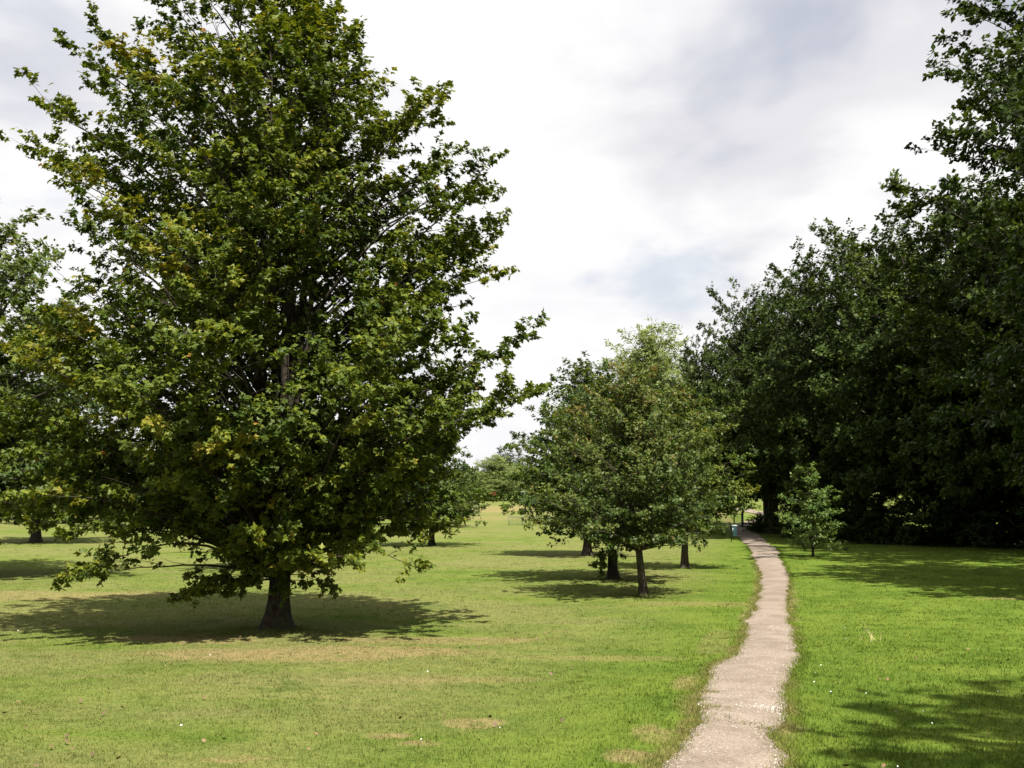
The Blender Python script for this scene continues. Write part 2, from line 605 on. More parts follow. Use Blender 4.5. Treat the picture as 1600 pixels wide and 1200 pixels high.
# tufts: part of the blades gather round random tuft centres
tuft = np.nonzero(rng.random(NB) < .5)[0]
src = tuft[rng.integers(0, max(1, len(tuft) // 7), len(tuft))]
x0_, d0_ = x.copy(), d.copy()
x[tuft] = x0_[src] + rng.normal(0, .03, len(tuft)) * (1 + .03 * d0_[src])
d[tuft] = d0_[src] + rng.normal(0, .03, len(tuft)) * (1 + .03 * d0_[src])
ok = path_clear(x, d, .02 + .05 * rng.random(NB))
x, d = x[ok], d[ok]
side = x - (0.262 * d - 1.6)
hh = rng.uniform(.014, .036, len(x)) * (1 + .35 * (side > 0)) * (1 + .006 * d)
v1 = blades(x, d, hh, (.004 + .0005 * d) * rng.uniform(.7, 1.3, len(x)))
t1 = np.clip(rng.normal(.42, .2, len(x)), 0, 1)
# fringe along the path edges, longer
ne = 32000
ye = np.exp(rng.uniform(math.log(5), math.log(60), ne))
lft = rng.random(ne) < .5
xe = np.where(lft, np.interp(ye, PL[:, 1], LEFT_EDGE) - rng.normal(.03, .08, ne), np.interp(ye, PL[:, 1], RIGHT_EDGE) + rng.normal(.03, .08, ne))
v2 = blades(xe, ye, rng.uniform(.018, .05, ne), .005 + .0005 * ye, .9)
t2 = np.clip(rng.normal(.5, .2, ne), 0, 1)
# weeds growing in the path
cl = [(1.93, 10.3, .07, .10), (2.05, 10.05, .06, .10), (1.96, 9.55, .05, .16), (2.15, 11.35, .06, .05), (2.1, 9.25, .07, .06), (2.2, 9.05, .08, .05)]
parts = []
for (cx0, cy0, sx, sy) in cl:
    k = 70
    parts.append(np.stack([rng.normal(cx0, sx, k), rng.normal(cy0, sy, k)], -1))
pw = np.vstack(parts)
v3 = blades(pw[:, 0], pw[:, 1], rng.uniform(.01, .03, len(pw)), np.full(len(pw), .012), 1.4)
v3[:, :, 2] += .02
t3 = np.clip(rng.normal(.3, .15, len(pw)), 0, 1)
# rank grass round the big trunk and other trunk feet
tr_spots = [(-4.75, 19.0, .55, 2600, .11), (-4.32, 19.34, .38, 1600, .14), (-5.5, 18.6, .6, 1500, .07), (-3.6, 18.9, .5, 1000, .06), (3.36, 26.72, .25, 1200, .12), (3.17, 32.62, .3, 1200, .12), (6.39, 38.32, .25, 900, .12)]
v4, t4 = [], []
for (tx, ty_, rr, k, hmax) in tr_spots:
    an = rng.uniform(0, 2 * np.pi, k)
    ra = rr * .45 + np.abs(rng.normal(0, rr * .55, k))
    xx, yy = tx + np.cos(an) * ra, ty_ + np.sin(an) * ra
    v4.append(blades(xx, yy, rng.uniform(.3, 1, k) * hmax * np.exp(-ra / rr * .6), np.full(k, .014), .5))
    t4.append(np.clip(rng.normal(.22, .12, k), 0, 1))
V = np.concatenate([v1, v2, v3] + v4).reshape(-1, 3)
T = np.concatenate([t1, t2, t3] + t4)
link('grass', mesh_np('grass', V, np.arange(len(V)).reshape(-1, 3), False, T), M_BLADE, kind='stuff', label='short mown grass blades covering the lawn')

# loose grit and small stones on the path
ng = 7000
yg = np.exp(rng.uniform(math.log(6.0), math.log(24), ng))
ug = rng.random(ng)
xg = np.interp(yg, PL[:, 1], LEFT_EDGE) * (1 - ug) + np.interp(yg, PL[:, 1], RIGHT_EDGE) * ug
spill = 420
xg = np.concatenate([xg, rng.normal(2.48, .13, spill)])
yg = np.concatenate([yg, rng.normal(10.25, .12, spill)])
keep_ = ~path_clear(xg, yg, 0.01)
xg, yg = xg[keep_], yg[keep_]
ng = len(xg)
le_, re_ = np.interp(yg, PL[:, 1], LEFT_SMOOTH) + .12, np.interp(yg, PL[:, 1], RIGHT_SMOOTH) - .12
uc = np.clip((xg - le_) / (re_ - le_), 0, 1)
zg = g(xg, yg) + .010 + .0005 * yg + .012 * (1 - (2 * uc - 1) ** 2)
sg = rng.gamma(2.0, .0017, ng) + .002
tet = np.array([(1, 0, -.3), (-.5, .87, -.3), (-.5, -.87, -.3), (0, 0, .7)])
ang_ = rng.uniform(0, 6.28, ng)
ca, sa = np.cos(ang_), np.sin(ang_)
vx = tet[None, :, 0] * ca[:, None] - tet[None, :, 1] * sa[:, None]
vy = tet[None, :, 0] * sa[:, None] + tet[None, :, 1] * ca[:, None]
V = np.stack([xg[:, None] + vx * sg[:, None] * 1.3, yg[:, None] + vy * sg[:, None], zg[:, None] + tet[None, :, 2] * sg[:, None]], -1).reshape(-1, 3)
Fc = (np.arange(ng) * 4)[:, None, None] + np.array([(0, 1, 3), (1, 2, 3), (2, 0, 3)])[None]
M_GRIT = leaf_mat('grit_stone', [(0.0, (.10, .085, .07)), (0.5, (.22, .19, .16)), (1.0, (.42, .39, .36))], transl=0.0, rough=.9, spec=.1)
link('gravel', mesh_np('gravel', V, Fc.reshape(-1, 3), False, np.repeat(np.clip(np.concatenate([rng.normal(.35, .28, max(ng - spill, 0)), rng.normal(.75, .2, ng - max(ng - spill, 0))]), 0, 1), 3)), M_GRIT, kind='stuff', label='loose grit and small pale stones on the footpath')

# tall dry grass stalks right of the path
k = 8
bx, by = 6.05, 17.6
V = []
for i in range(k):
    ox, oy = rng.normal(0, .16), rng.normal(0, .12)
    h = rng.uniform(.15, .5)
    an = rng.uniform(0, 6.28)
    l = h * rng.uniform(.2, 1.1)
    z0 = float(g(bx + ox, by + oy))
    for s, wd in ((0, .007),):
        V += [(bx + ox - .003, by + oy, z0), (bx + ox + .003, by + oy, z0), (bx + ox + math.cos(an) * l, by + oy + math.sin(an) * l, z0 + h)]
M_STRAW = plain_mat('dry_straw', (.42, .36, .17), .8)
link('dry_grass', mesh_np('dry_grass', np.array(V), np.arange(len(V)).reshape(-1, 3)), M_STRAW, kind='stuff', label='few tall dry grass stalks in the lawn')

# daisies and clover heads, fallen leaves
def discs(pts, size, tilt, lift):
    n = len(pts)
    ang = np.linspace(0, 2 * np.pi, 5, endpoint=False)
    nrm = np.stack([rng.normal(0, tilt, n), rng.normal(0, tilt, n), np.ones(n)], -1)
    nrm /= np.linalg.norm(nrm, axis=1)[:, None]
    a = np.cross(nrm, rng.normal(size=(n, 3)))
    a /= np.linalg.norm(a, axis=1)[:, None]
    b = np.cross(nrm, a)
    s = size * rng.uniform(.6, 1.3, n)
    v = pts[:, None, :] + s[:, None, None] * (np.cos(ang)[None, :, None] * a[:, None] + .7 * np.sin(ang)[None, :, None] * b[:, None])
    v[..., 2] += lift
    return v.reshape(-1, 3), np.arange(n * 5).reshape(-1, 5)


def scatter(n, y0, y1, xf):
    y = np.exp(rng.uniform(math.log(y0), math.log(y1), n))
    x = xf(y, n)
    ok = path_clear(x, y, -.03)
    x, y = x[ok], y[ok]
    return np.stack([x, y, g(x, y)], -1)


cl1 = scatter(60, 7, 20, lambda y, n: np.interp(y, PL[:, 1], RIGHT_EDGE) + np.abs(rng.normal(0, .16, n)) * y + .2)
cl2 = scatter(34, 6.5, 22, lambda y, n: rng.uniform(-1, .2, n) * .5 * y)
V, Fc = discs(np.vstack([cl1, cl2]), .010, .5, .04)
M_DAISY = plain_mat('white_petal', (.75, .74, .70), .6)
link('daisies', mesh_np('daisies', V, Fc), M_DAISY, kind='stuff', label='tiny white daisies and clover heads dotted in the grass')
fl = np.vstack([scatter(70, 6.5, 20, lambda y, n: rng.uniform(-1, .15, n) * .5 * y), scatter(30, 7, 16, lambda y, n: np.interp(y, PL[:, 1], RIGHT_EDGE) + rng.uniform(.2, 4, n))])
V, Fc = discs(fl, .024, .6, .035)
M_DEAD = plain_mat('dead_leaf', (.17, .095, .05), .7, 0, .3, 3)
link('fallen_leaves', mesh_np('fallen_leaves', V, Fc), M_DEAD, kind='stuff', label='scattered brown fallen leaves on the grass')

# ------------------------------------------------------------------ trees
UP = np.array([0, 0, 1.0])


def unit(v):
    return v / (np.linalg.norm(v, axis=-1, keepdims=True) + 1e-9)


def leaf_template(kind):
    if kind == 'maple3':
        return (np.array([(0., 0, 0), (.45, -.25, -.03), (1., 0, -.2), (.45, .25, -.03), (.02, .02, 0), (.62, .14, -.02), (.48, .52, -.15), (.02, -.02, 0), (.62, -.14, -.02), (.48, -.52, -.15)]),
                np.array([(0, 1, 2), (0, 2, 3), (4, 5, 6), (7, 9, 8)]))
    if kind == 'maple':
        c = np.array([.36, 0.])
        tips = [((1.0, 0.), .20), ((.80, .46), .17), ((.80, -.46), .17), ((.22, .46), .14), ((.22, -.46), .14)]
        v, f = [], []
        for (tx, ty), wb in tips:
            dr = np.array([tx, ty]) - c
            dr = dr / np.linalg.norm(dr)
            pr = np.array([-dr[1], dr[0]])
            b0 = c - dr * .12
            p1, p2 = b0 + pr * wb, b0 - pr * wb
            i = len(v)
            v += [(p1[0], p1[1], 0), (tx, ty, -.20), (p2[0], p2[1], 0)]
            f.append((i, i + 2, i + 1))
        return np.array(v), np.array(f)
    if kind == 'oval':
        return np.array([(0, 0, 0), (.45, .33, -.10), (1, 0, -.10), (.45, -.33, -.10)]), np.array([(0, 2, 1), (0, 3, 2)])
    if kind == 'narrow':
        return np.array([(0, 0, 0), (.4, .13, -.03), (1, 0, -.1), (.4, -.13, -.03)]), np.array([(0, 2, 1), (0, 3, 2)])


def leaves_mesh(name, pos, nrm, axis, size, tint, kind):
    tv, tf = leaf_template(kind)
    n = len(pos)
    nrm = unit(nrm)
    axis = unit(axis - nrm * (axis * nrm).sum(1, keepdims=True))
    b = np.cross(nrm, axis)
    v = pos[:, None, :] + size[:, None, None] * (tv[None, :, 0:1] * axis[:, None] + tv[None, :, 1:2] * b[:, None] + tv[None, :, 2:3] * nrm[:, None])
    k = len(tv)
    f = tf[None] + (np.arange(n) * k)[:, None, None]
    return mesh_np(name, v.reshape(-1, 3), f.reshape(-1, 3), False, np.repeat(tint, len(tf)))


def bez(p0, p1, p2, n):
    t = np.linspace(0, 1, n)[:, None]
    return (1 - t) ** 2 * p0 + 2 * t * (1 - t) * p1 + t * t * p2


def gen_tree(seed, H, env, axis=lambda h: (0., 0.), trunk_r=.25, fork=2.0, lead=5, nprim=90, hmin=1.6, h0=.1, rise=.55, droop=.25,
             sec_step=.36, sec_len=(.5, 1.3), sec_ang=(35, 70), twig_step=.16, twig_len=(.18, .42), lpt=9, leaf=.12, kind='oval',
             inner=.25, gap=.30, gapk=2.2, up=.85, outw=.35, rnd=.5, tint0=.42, lead_spread=.35, trunk_lean=(0, 0), sub_up=.15, flare=1.7,
             extra=(), hang=0.0, hpow=1.0, sides=10, lead_top=(.78, .97, .97), flat=.28, tz=.55, htint=0.0, svar=.22, fout=(.80, 1.06)):
    """env(hfrac, az) -> crown radius in metres at that height. Returns three meshes: trunk, branches, crown"""
    R = np.random.default_rng(seed)
    tr, br = MB(), MB()
    lx, ly = trunk_lean

    def ax(h):
        a = axis(h)
        return np.array([a[0], a[1], h])
    top_t = fork if lead > 1 else H * .93
    nseg = 9
    hs = np.concatenate([[-.25, -.02, .10, .28, .55], np.linspace(.9 if top_t > 1.2 else .7, top_t, nseg)])
    tp = np.stack([lx * hs + .02 * np.sin(hs * 2.1 + seed), ly * hs + .02 * np.sin(hs * 1.7 + 2 * seed), hs], -1)
    if lead <= 1:
        w_ = np.clip((hs - fork) / (H - fork), 0, 1)
        for i, h in enumerate(hs):
            a = ax(h)
            tp[i, :2] = tp[i, :2] * (1 - w_[i]) + a[:2] * w_[i]
    trd = trunk_r * np.where(hs < .55, 1 + (flare - 1) * np.clip((.55 - hs) / .6, 0, 1.3) ** 1.8, 1.0)
    taper = .80 if lead > 1 else .06
    trd = trd * np.interp(hs, [0, .6, top_t], [1, 1, taper])
    ph = R.uniform(0, 6.28, 3)
    tr.tube(tp, trd, sides, True, lambda a, s: 1 + (.05 + .13 * np.exp(-s * 7)) * np.sin(3 * a + ph[0]) + .05 * np.sin(5 * a + ph[1]))
    F0 = tp[-1]
    leaders = []
    if lead > 1:
        for i in range(lead):
            az = 2 * np.pi * i / max(lead - 1, 1) + R.normal(0, .25)
            fr = R.uniform(lead_top[0], lead_top[1]) if i < lead - 1 else lead_top[2]
            ht = fork + (H - fork) * fr
            e = env(ht / H, az)
            rad = 0 if i == lead - 1 else lead_spread * max(e, env(.6, az) * .55)
            T = ax(ht) + np.array([math.cos(az) * rad, math.sin(az) * rad, 0])
            M = F0 * .55 + T * .45 + np.array([math.cos(az), math.sin(az), 0]) * rad * .25
            M[2] = F0[2] + (T[2] - F0[2]) * .42
            S = F0 - np.array([0, 0, .25 + .25 * R.random()])
            c = bez(S, M, T, 16)
            c[1:-1] += R.normal(0, .035, (14, 3)) * (H / 12)
            r = np.interp(np.linspace(0, 1, 16), [0, .5, 1], [trunk_r * .62, trunk_r * .28, .012])
            br.tube(c, r, 7)
            leaders.append(c)
    else:
        leaders.append(tp)
    sp, sd, sl, stt, sr = [], [], [], [], []      # secondaries: pos, dir, len, position along primary, random
    def add_sec(c, L, t, f):
        n, k = len(c), len(t)
        idx = t * (n - 1)
        i0 = np.clip(idx.astype(int), 0, n - 2)
        P = c[i0] + (c[i0 + 1] - c[i0]) * (idx - i0)[:, None]
        tg = unit(c[i0 + 1] - c[i0])
        azr = R.uniform(0, 6.28, k)
        steep = np.abs(tg[:, 2]) > .75
        ref = np.where(steep[:, None], np.stack([np.cos(azr), np.sin(azr), np.zeros(k)], -1), UP[None])
        lat = unit(np.cross(tg, ref))
        sgn = np.where(np.arange(k) % 2 == 0, 1., -1.) * np.where(R.random(k) < .15, -1, 1)
        a = np.radians(R.uniform(sec_ang[0], sec_ang[1], k))
        D = tg * np.cos(a)[:, None] + lat * (sgn * np.sin(a))[:, None] + UP * (R.normal(sub_up, flat, k))[:, None]
        D[-1] = tg[-1] + R.normal(0, .1, 3)
        ln = (sec_len[0] + (sec_len[1] - sec_len[0]) * np.minimum(1, (1 - t) * L / 2.4)) * R.uniform(.7, 1.25, k)
        ln = np.minimum(ln, .25 + .55 * L)
        sp.append(P)
        sd.append(unit(D))
        sl.append(ln)
        stt.append(t * f)
        sr.append(R.normal(0, 1, k) * .6 + R.normal())
    for c in leaders:
        L = np.linalg.norm(np.diff(c, axis=0), axis=1).sum()
        add_sec(c, L, np.append(np.arange(L * .5, L, sec_step * .45) / L, 1.0), .95)
    # stratified primary targets
    hf = np.linspace(h0, .985, 400)
    wts = np.array([(env(h, 0.) + env(h, 2.1) + env(h, 4.2)) / 3 for h in hf]) ** hpow + .12
    cum = np.cumsum(wts)
    cum /= cum[-1]
    targets = []
    for i in range(nprim):
        u = (i + R.random()) / nprim
        h = np.interp(u, cum, hf) * H
        az = i * 2.399963 + R.normal(0, .3)
        e = env(h / H, az)
        f = R.uniform(.35, .7) if R.random() < inner else R.uniform(fout[0], fout[1])
        T = ax(h) + np.array([math.cos(az), math.sin(az), 0]) * e * f
        targets.append((T, az, f, None))
    for T in extra:
        T = np.array(T, float)
        targets.append((T, math.atan2(T[1], T[0]), 1.1, None))
    for (T, az, f, _) in targets:
        best, bs = None, None
        hd0 = math.hypot(T[0], T[1])
        hs_ = np.clip(T[2] - rise * hd0, hmin, H * .93)
        for c in leaders:
            zc = c[:, 2]
            if hs_ < zc[0]:
                P = np.array([lx * hs_, ly * hs_, hs_])
            else:
                P = np.array([np.interp(hs_, zc, c[:, 0]), np.interp(hs_, zc, c[:, 1]), min(hs_, zc[-1])])
            dd = np.linalg.norm((P - T)[:2])
            if best is None or dd < best:
                best, bs = dd, P
        S = bs
        L = np.linalg.norm(T - S)
        if L < .25:
            continue
        M = (S + T) / 2
        M[2] += L * (droop if T[2] < S[2] + .5 * L else droop * .4) * R.uniform(.6, 1.2)
        M[:2] += R.normal(0, .06 * L, 2)
        n = max(6, int(L / .3))
        c = bez(S, M, T, n)
        c[1:] += np.cumsum(np.cumsum(R.normal(0, .006, (n - 1, 3)), 0) + R.normal(0, .014, (n - 1, 3)), 0)
        r0 = min(.0095 * L + .006, trunk_r * .4)
        br.tube(c, np.linspace(r0, .006, n), 5, False)
        # secondaries
        t = np.arange(.22 * L, L, sec_step * R.uniform(.85, 1.15)) / L
        t = np.append(t, 1.0)
        add_sec(c, L, t, f)
    sp, sd, sl, stt, sr = map(np.concatenate, (sp, sd, sl, stt, sr))
    ns = len(sp)
    curv = R.normal(.10, .14, ns) - hang
    # thin tubes for secondaries, all at once
    tt = np.array([0, .5, 1.0])
    pts = sp[:, None, :] + sd[:, None, :] * (sl[:, None] * tt)[..., None]
    pts[..., 2] += curv[:, None] * (tt ** 2)[None] * sl[:, None]
    rad = np.array([.008, .0055, .0025])[None, :] * (.5 + .5 * sl[:, None])
    la = unit(np.cross(sd, np.array([.3, .1, 1.])))
    lb = np.cross(sd, la)
    an = np.array([0, 2.094, 4.189])
    vv = pts[:, :, None, :] + rad[:, :, None, None] * (np.cos(an)[None, None, :, None] * la[:, None, None, :] + np.sin(an)[None, None, :, None] * lb[:, None, None, :])
    base = (np.arange(ns) * 9)[:, None, None, None]
    s_ = np.arange(2)[None, :, None, None] * 3
    j_ = np.arange(3)[None, None, :, None]
    j2 = (j_ + 1) % 3
    ff = np.concatenate([base + s_ + j_, base + s_ + j2, base + s_ + 3 + j2, base + s_ + 3 + j_], -1).reshape(-1, 4)
    br.add(vv.reshape(-1, 3), ff)
    # twigs
    nt = np.maximum(2, (sl / twig_step).astype(int))
    si = np.repeat(np.arange(ns), nt)
    u = (np.arange(len(si)) - np.repeat(np.cumsum(nt) - nt, nt) + R.random(len(si))) / nt[si]
    u = .12 + .88 * u
    tb = sp[si] + sd[si] * (sl[si] * u)[:, None]
    tb[:, 2] += curv[si] * u ** 2 * sl[si]
    td = unit(sd[si] * .8 + R.normal(0, .62, (len(si), 3)) * np.array([1, 1, tz]) + UP * (.12 - hang))
    tl = R.uniform(twig_len[0], twig_len[1], len(si))
    # leaves
    nl = R.poisson(lpt * np.clip(.35 + 1.0 * stt[si], .3, 1.4))
    li = np.repeat(np.arange(len(si)), nl)
    uu = R.random(len(li)) ** .8
    lp = tb[li] + td[li] * (tl[li] * uu)[:, None] + R.normal(0, leaf * .28, (len(li), 3))
    lp[:, 2] -= hang * (tl[li] * uu) ** 1.0 * .8
    # gaps between the clumps
    q = lp * gapk
    ph = R.uniform(0, 6.28, 9)
    gm = (np.sin(q[:, 0] + .7 * np.sin(q[:, 2] * .8 + ph[0]) + ph[1]) * np.sin(q[:, 1] * 1.1 + ph[2]) * np.sin(q[:, 2] * 1.3 + ph[3])
          + .6 * np.sin(q[:, 0] * 2.1 + q[:, 2] * 1.2 + ph[4]) * np.sin(q[:, 1] * 2.3 + ph[5]) * np.sin(q[:, 2] * 1.9 - q[:, 0] + ph[6]))
    keep = gm + R.normal(0, .15, len(lp)) > -gap - .45 * stt[si[li]]
    keep &= lp[:, 2] > .06
    lp, li, uu = lp[keep], li[keep], uu[keep]
    n = len(lp)
    cen = np.array([ax(h)[:2] for h in np.linspace(0, H * 1.1, 40)])
    hidx = np.linspace(0, H * 1.1, 40)
    ox = lp[:, 0] - np.interp(lp[:, 2], hidx, cen[:, 0])
    oy = lp[:, 1] - np.interp(lp[:, 2], hidx, cen[:, 1])
    o = unit(np.stack([ox, oy, (lp[:, 2] - H * .5) * .5], -1))
    nrm = UP * up + o * outw + R.normal(0, rnd, (n, 3))
    axd = td[li] + R.normal(0, .7, (n, 3)) - UP * (.25 + hang)
    size = leaf * np.clip(R.normal(1, svar, n), .45, 1.7)
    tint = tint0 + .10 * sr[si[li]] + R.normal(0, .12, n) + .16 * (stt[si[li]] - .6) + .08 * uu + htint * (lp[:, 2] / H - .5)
    old = R.random(n) < .006
    tint = np.where(old, R.uniform(.93, 1, n), np.clip(tint, 0, .955))
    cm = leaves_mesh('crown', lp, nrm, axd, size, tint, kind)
    return tr.build('trunk', True), br.build('branches', True), cm


def plant_tree(name, meshes, loc, label, category, leafm, bark, group=None, rz=0.0, scale=(1, 1, 1)):
    root = thing(name, loc, label, category, group, rz)
    root.scale = scale
    for nm, me, mt in (('trunk', meshes[0], bark), ('branches', meshes[1], bark), ('crown', meshes[2], leafm)):
        if me is None:
            continue
        c = link(nm, me, mt, root)
        if nm != 'trunk':
            c['kind'] = 'stuff'
    return root


def at(x, y, dz=0.0):
    return (x, y, float(g(x, y)) + dz)


# --- the big maple
HM = 12.3
EH = np.array([.9, 1.3, 1.7, 2.2, 2.8, 3.4, 4.0, 4.5, 5.1, 5.7, 6.3, 6.9, 7.5, 8.4, 9.05, 9.9, 10.4, 11.0, 11.8, 12.4])
RR = np.array([.8, 1.5, 2.1, 2.4, 2.8, 3.4, 4.2, 4.4, 4.4, 4.1, 3.8, 3.5, 3.6, 3.3, 2.8, 1.8, 1.4, .9, .5, .2])
RL = np.array([.8, 1.6, 2.7, 4.2, 4.8, 5.0, 5.1, 5.1, 4.9, 4.7, 4.3, 4.2, 4.3, 4.1, 4.3, 3.6, 3.2, 2.9, 2.1, .9])


def env_maple(hf, az):
    h = hf * HM
    w_ = (1 + math.cos(az)) / 2
    r = np.interp(h, EH, RR) * w_ + np.interp(h, EH, RL) * (1 - w_)
    b = 1 + .10 * math.sin(3 * az + h * 1.1) + .07 * math.sin(5 * az - h * 2.1)
    return r * b * .97


def ax_zero(h):
    return (0., 0.)


MAPLE_EXTRA = [(-5.0, -.3, 9.0), (-4.6, .2, 9.75), (-3.7, .2, 11.1), (-3.9, -.2, 10.6), (2.75, 0, 9.9), (2.5, .2, 9.4), (3.55, .1, 8.5), (4.15, 0, 7.45), (3.7, .1, 7.0),
               (4.75, 0, 5.15), (4.75, .2, 4.15), (4.5, -.4, 4.4), (1.1, .1, 10.9), (.5, .3, 11.4), (-1.0, 0, 12.2), (-2.6, .2, 12.1), (-.4, -.3, 11.9), (-1.8, -.4, 12.0),
               (2.4, -1.6, 1.55), (-2.3, -1.5, 1.35), (-2.0, -2.4, 1.5), (-3.2, -1.2, 1.9), (-4.2, .4, 2.1), (1.5, -2.2, 1.5), (.9, -1.0, 1.2), (-.8, -.8, 1.0),
               (-.9, .1, .85), (.3, -.45, 1.9), (-.3, -.45, 1.75), (0, -.6, 1.5), (.45, -.35, 1.7), (-.5, -.2, 1.6), (.15, -.55, 1.0), (-.7, -.5, .8), (.35, -.5, 1.5), (-.35, -.55, 1.55), (.1, -.6, 1.25), (-.55, -.35, 1.05), (.5, .1, 1.2), (-1.3, -.6, 1.5), (1.2, -.7, 1.5), (.6, -.3, .95), (-1.05, -.4, .6), (-.5, -.7, 1.3), (-5.3, -.6, 3.1), (-5.2, -.3, 4.3), (2.5, -1, 1.9), (2.6, .3, 2.0), (2.9, -.6, 2.4), (-5.0, 0, 2.6), (-4.8, -1, 2.9), (-5.4, .4, 3.6), (-5.5, -.4, 5.0)]
maple = gen_tree(5, HM, env_maple, ax_zero, trunk_r=.20, fork=2.3, lead=8, nprim=255, hmin=.9, h0=.14, rise=.62, droop=.22, hpow=.6, sec_step=.37, sec_len=(.78, 1.15),
                 twig_step=.11, twig_len=(.12, .32), lpt=14.5, leaf=.097, kind='maple3', inner=.15, gap=.04, gapk=1.45, flat=.20, tz=.5, svar=.3, fout=(.74, .96), hang=.06, lead_spread=.40, tint0=.46, extra=[(x_ * (.9 if h_ > 3 else 1), y_, h_) for x_, y_, h_ in MAPLE_EXTRA],
                 up=.85, outw=.3, rnd=.5, flare=1.95, sides=14)
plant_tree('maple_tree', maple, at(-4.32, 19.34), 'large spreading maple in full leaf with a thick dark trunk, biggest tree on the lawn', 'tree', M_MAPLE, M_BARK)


def env_round(a, b, low, ph=0.0, bump=.12, pw=.62):
    """crown radius a, b: exponent of the top, low: where the crown starts (fraction)"""
    def e(hf, az):
        s = (hf - low) / (1 - low)
        if s <= 0 or s >= 1:
            return .05
        r = a * (math.sin(math.pi * min(1, max(0, s)) ** b)) ** pw
        return r * (1 + bump * math.sin(3 * az + 5 * hf + ph) + bump * .7 * math.sin(5 * az - 9 * hf + 2 * ph)) + .05
    return e


# --- the young trees left of the path
t1m = gen_tree(21, 5.9, env_round(2.15, .58, .18, 1.), lambda h: (-.045 * h, 0.), trunk_r=.10, fork=1.5, lead=6, nprim=120, hmin=1.15, h0=.22, rise=.6, droop=.12,
               sec_step=.26, sec_len=(.3, .8), twig_step=.09, twig_len=(.10, .26), lpt=13, leaf=.085, inner=.3, gap=.30, gapk=3.2, tint0=.44, htint=.45, trunk_lean=(-.06, .0), rnd=.65, up=.7)
plant_tree('young_tree', t1m, at(3.36, 26.72), 'young leaning tree with brown-tinged leaves, nearest of the cluster left of the path', 'tree', M_BROWNMAPLE, M_BARK2, 'young trees on the lawn left of the path')
t2m = gen_tree(22, 6.6, env_round(2.9, .58, .14, 2.2), lambda h: (-.02 * h, 0.), trunk_r=.15, fork=1.8, lead=6, nprim=120, hmin=1.2, h0=.18, rise=.5, droop=.2,
               sec_step=.28, sec_len=(.35, .9), twig_step=.10, twig_len=(.12, .3), lpt=13, leaf=.105, inner=.25, gap=.25, gapk=2.8, tint0=.42,
               extra=[(-.35, -.2, .35), (-.3, -.3, .6), (-.45, 0, .8), (-.15, -.3, .95)])
plant_tree('young_tree', t2m, at(3.17, 32.62), 'broad dark young tree with a straight black trunk and shoots at its foot', 'tree', M_GREENTREE, M_OAKBARK, 'young trees on the lawn left of the path')
t3m = gen_tree(23, 6.7, env_round(1.9, .64, .18, .5), trunk_r=.13, fork=1.7, lead=5, nprim=100, hmin=1.3, h0=.2, rise=.45, droop=.2,
               sec_step=.28, sec_len=(.35, .9), twig_step=.11, twig_len=(.13, .32), lpt=13, leaf=.115, inner=.25, gap=.2, gapk=2.6, tint0=.55, extra=[(1.8, -.4, 2.2), (2.0, 0, 2.5), (1.8, .3, 3.0)])
plant_tree('young_tree', t3m, at(6.39, 38.32), 'bright green young tree closest to the gravel path', 'tree', M_GREENTREE, M_BARK2, 'young trees on the lawn left of the path')
t4m = gen_tree(24, 9.2, env_round(3.1, .62, .16, 3.5), trunk_r=.2, fork=2.2, lead=4, nprim=110, hmin=1.8, h0=.18, rise=.5, droop=.2,
               sec_step=.36, sec_len=(.4, 1.1), twig_step=.13, twig_len=(.15, .36), lpt=12, leaf=.15, inner=.25, gap=.3, gapk=2.0, tint0=.30)
plant_tree('young_tree', t4m, at(3.51, 48.28), 'taller dark tree standing furthest back in the cluster left of the path', 'tree', M_GREENTREE, M_OAKBARK, 'young trees on the lawn left of the path')

# --- trees on the left part of the lawn
lfm = gen_tree(31, 12.0, env_round(6.2, .68, .10, .3), trunk_r=.28, fork=2.3, lead=6, nprim=150, hmin=1.6, h0=.12, rise=.5, droop=.2,
               sec_step=.38, sec_len=(.5, 1.3), twig_step=.17, twig_len=(.16, .4), lpt=12, leaf=.165, inner=.2, gap=.2, gapk=1.9, tint0=.46, extra=[(5.6, -1, 2.0), (5.8, .4, 2.6), (5.2, -2, 1.8)])
plant_tree('lawn_tree', lfm, at(-18.6, 34.0), 'brownish green tree at the left edge, behind the big maple', 'tree', M_BROWNMAPLE, M_BARK, 'trees behind the big maple', 0.0, (1, 1, 1.08))
lam = gen_tree(32, 8.0, env_round(4.0, .66, .16, 1.7), trunk_r=.22, fork=2.0, lead=5, nprim=95, hmin=1.7, h0=.18, rise=.5, droop=.2,
               sec_step=.42, sec_len=(.5, 1.2), twig_step=.16, twig_len=(.2, .42), lpt=12, leaf=.18, inner=.25, gap=.25, gapk=1.9, tint0=.35)
for i, (x, y, s, rz, lb) in enumerate([
        (-30.3, 65.9, (1.3, 1.3, 1.25), .4, 'dark tree with a stout trunk at the far left of the lawn'),
        (-9.17, 50.9, (.75, .75, .8), 2.0, 'tree whose thin trunk shows just right of the big maple trunk'),
        (-4.74, 61.0, (.80, .80, .82), 3.6, 'slim-trunked tree standing alone in the open lawn, right of the big maple'),
        (-8.82, 38.7, (.70, .70, .75), 5.0, 'small tree hidden directly behind the big maple trunk')]):
    plant_tree('lawn_tree', lam, at(x, y), lb, 'tree', M_GREENTREE, M_OAKBARK, 'trees behind the big maple', rz, s)
fam = gen_tree(33, 9.0, env_round(4.6, .7, .03, 2.6), trunk_r=.24, fork=1.8, lead=5, nprim=80, hmin=.8, h0=.05, rise=.4, droop=.15,
               sec_step=.6, sec_len=(.7, 1.5), twig_step=.22, twig_len=(.25, .5), lpt=11, leaf=.28, inner=.25, gap=.35, gapk=1.5, tint0=.4)
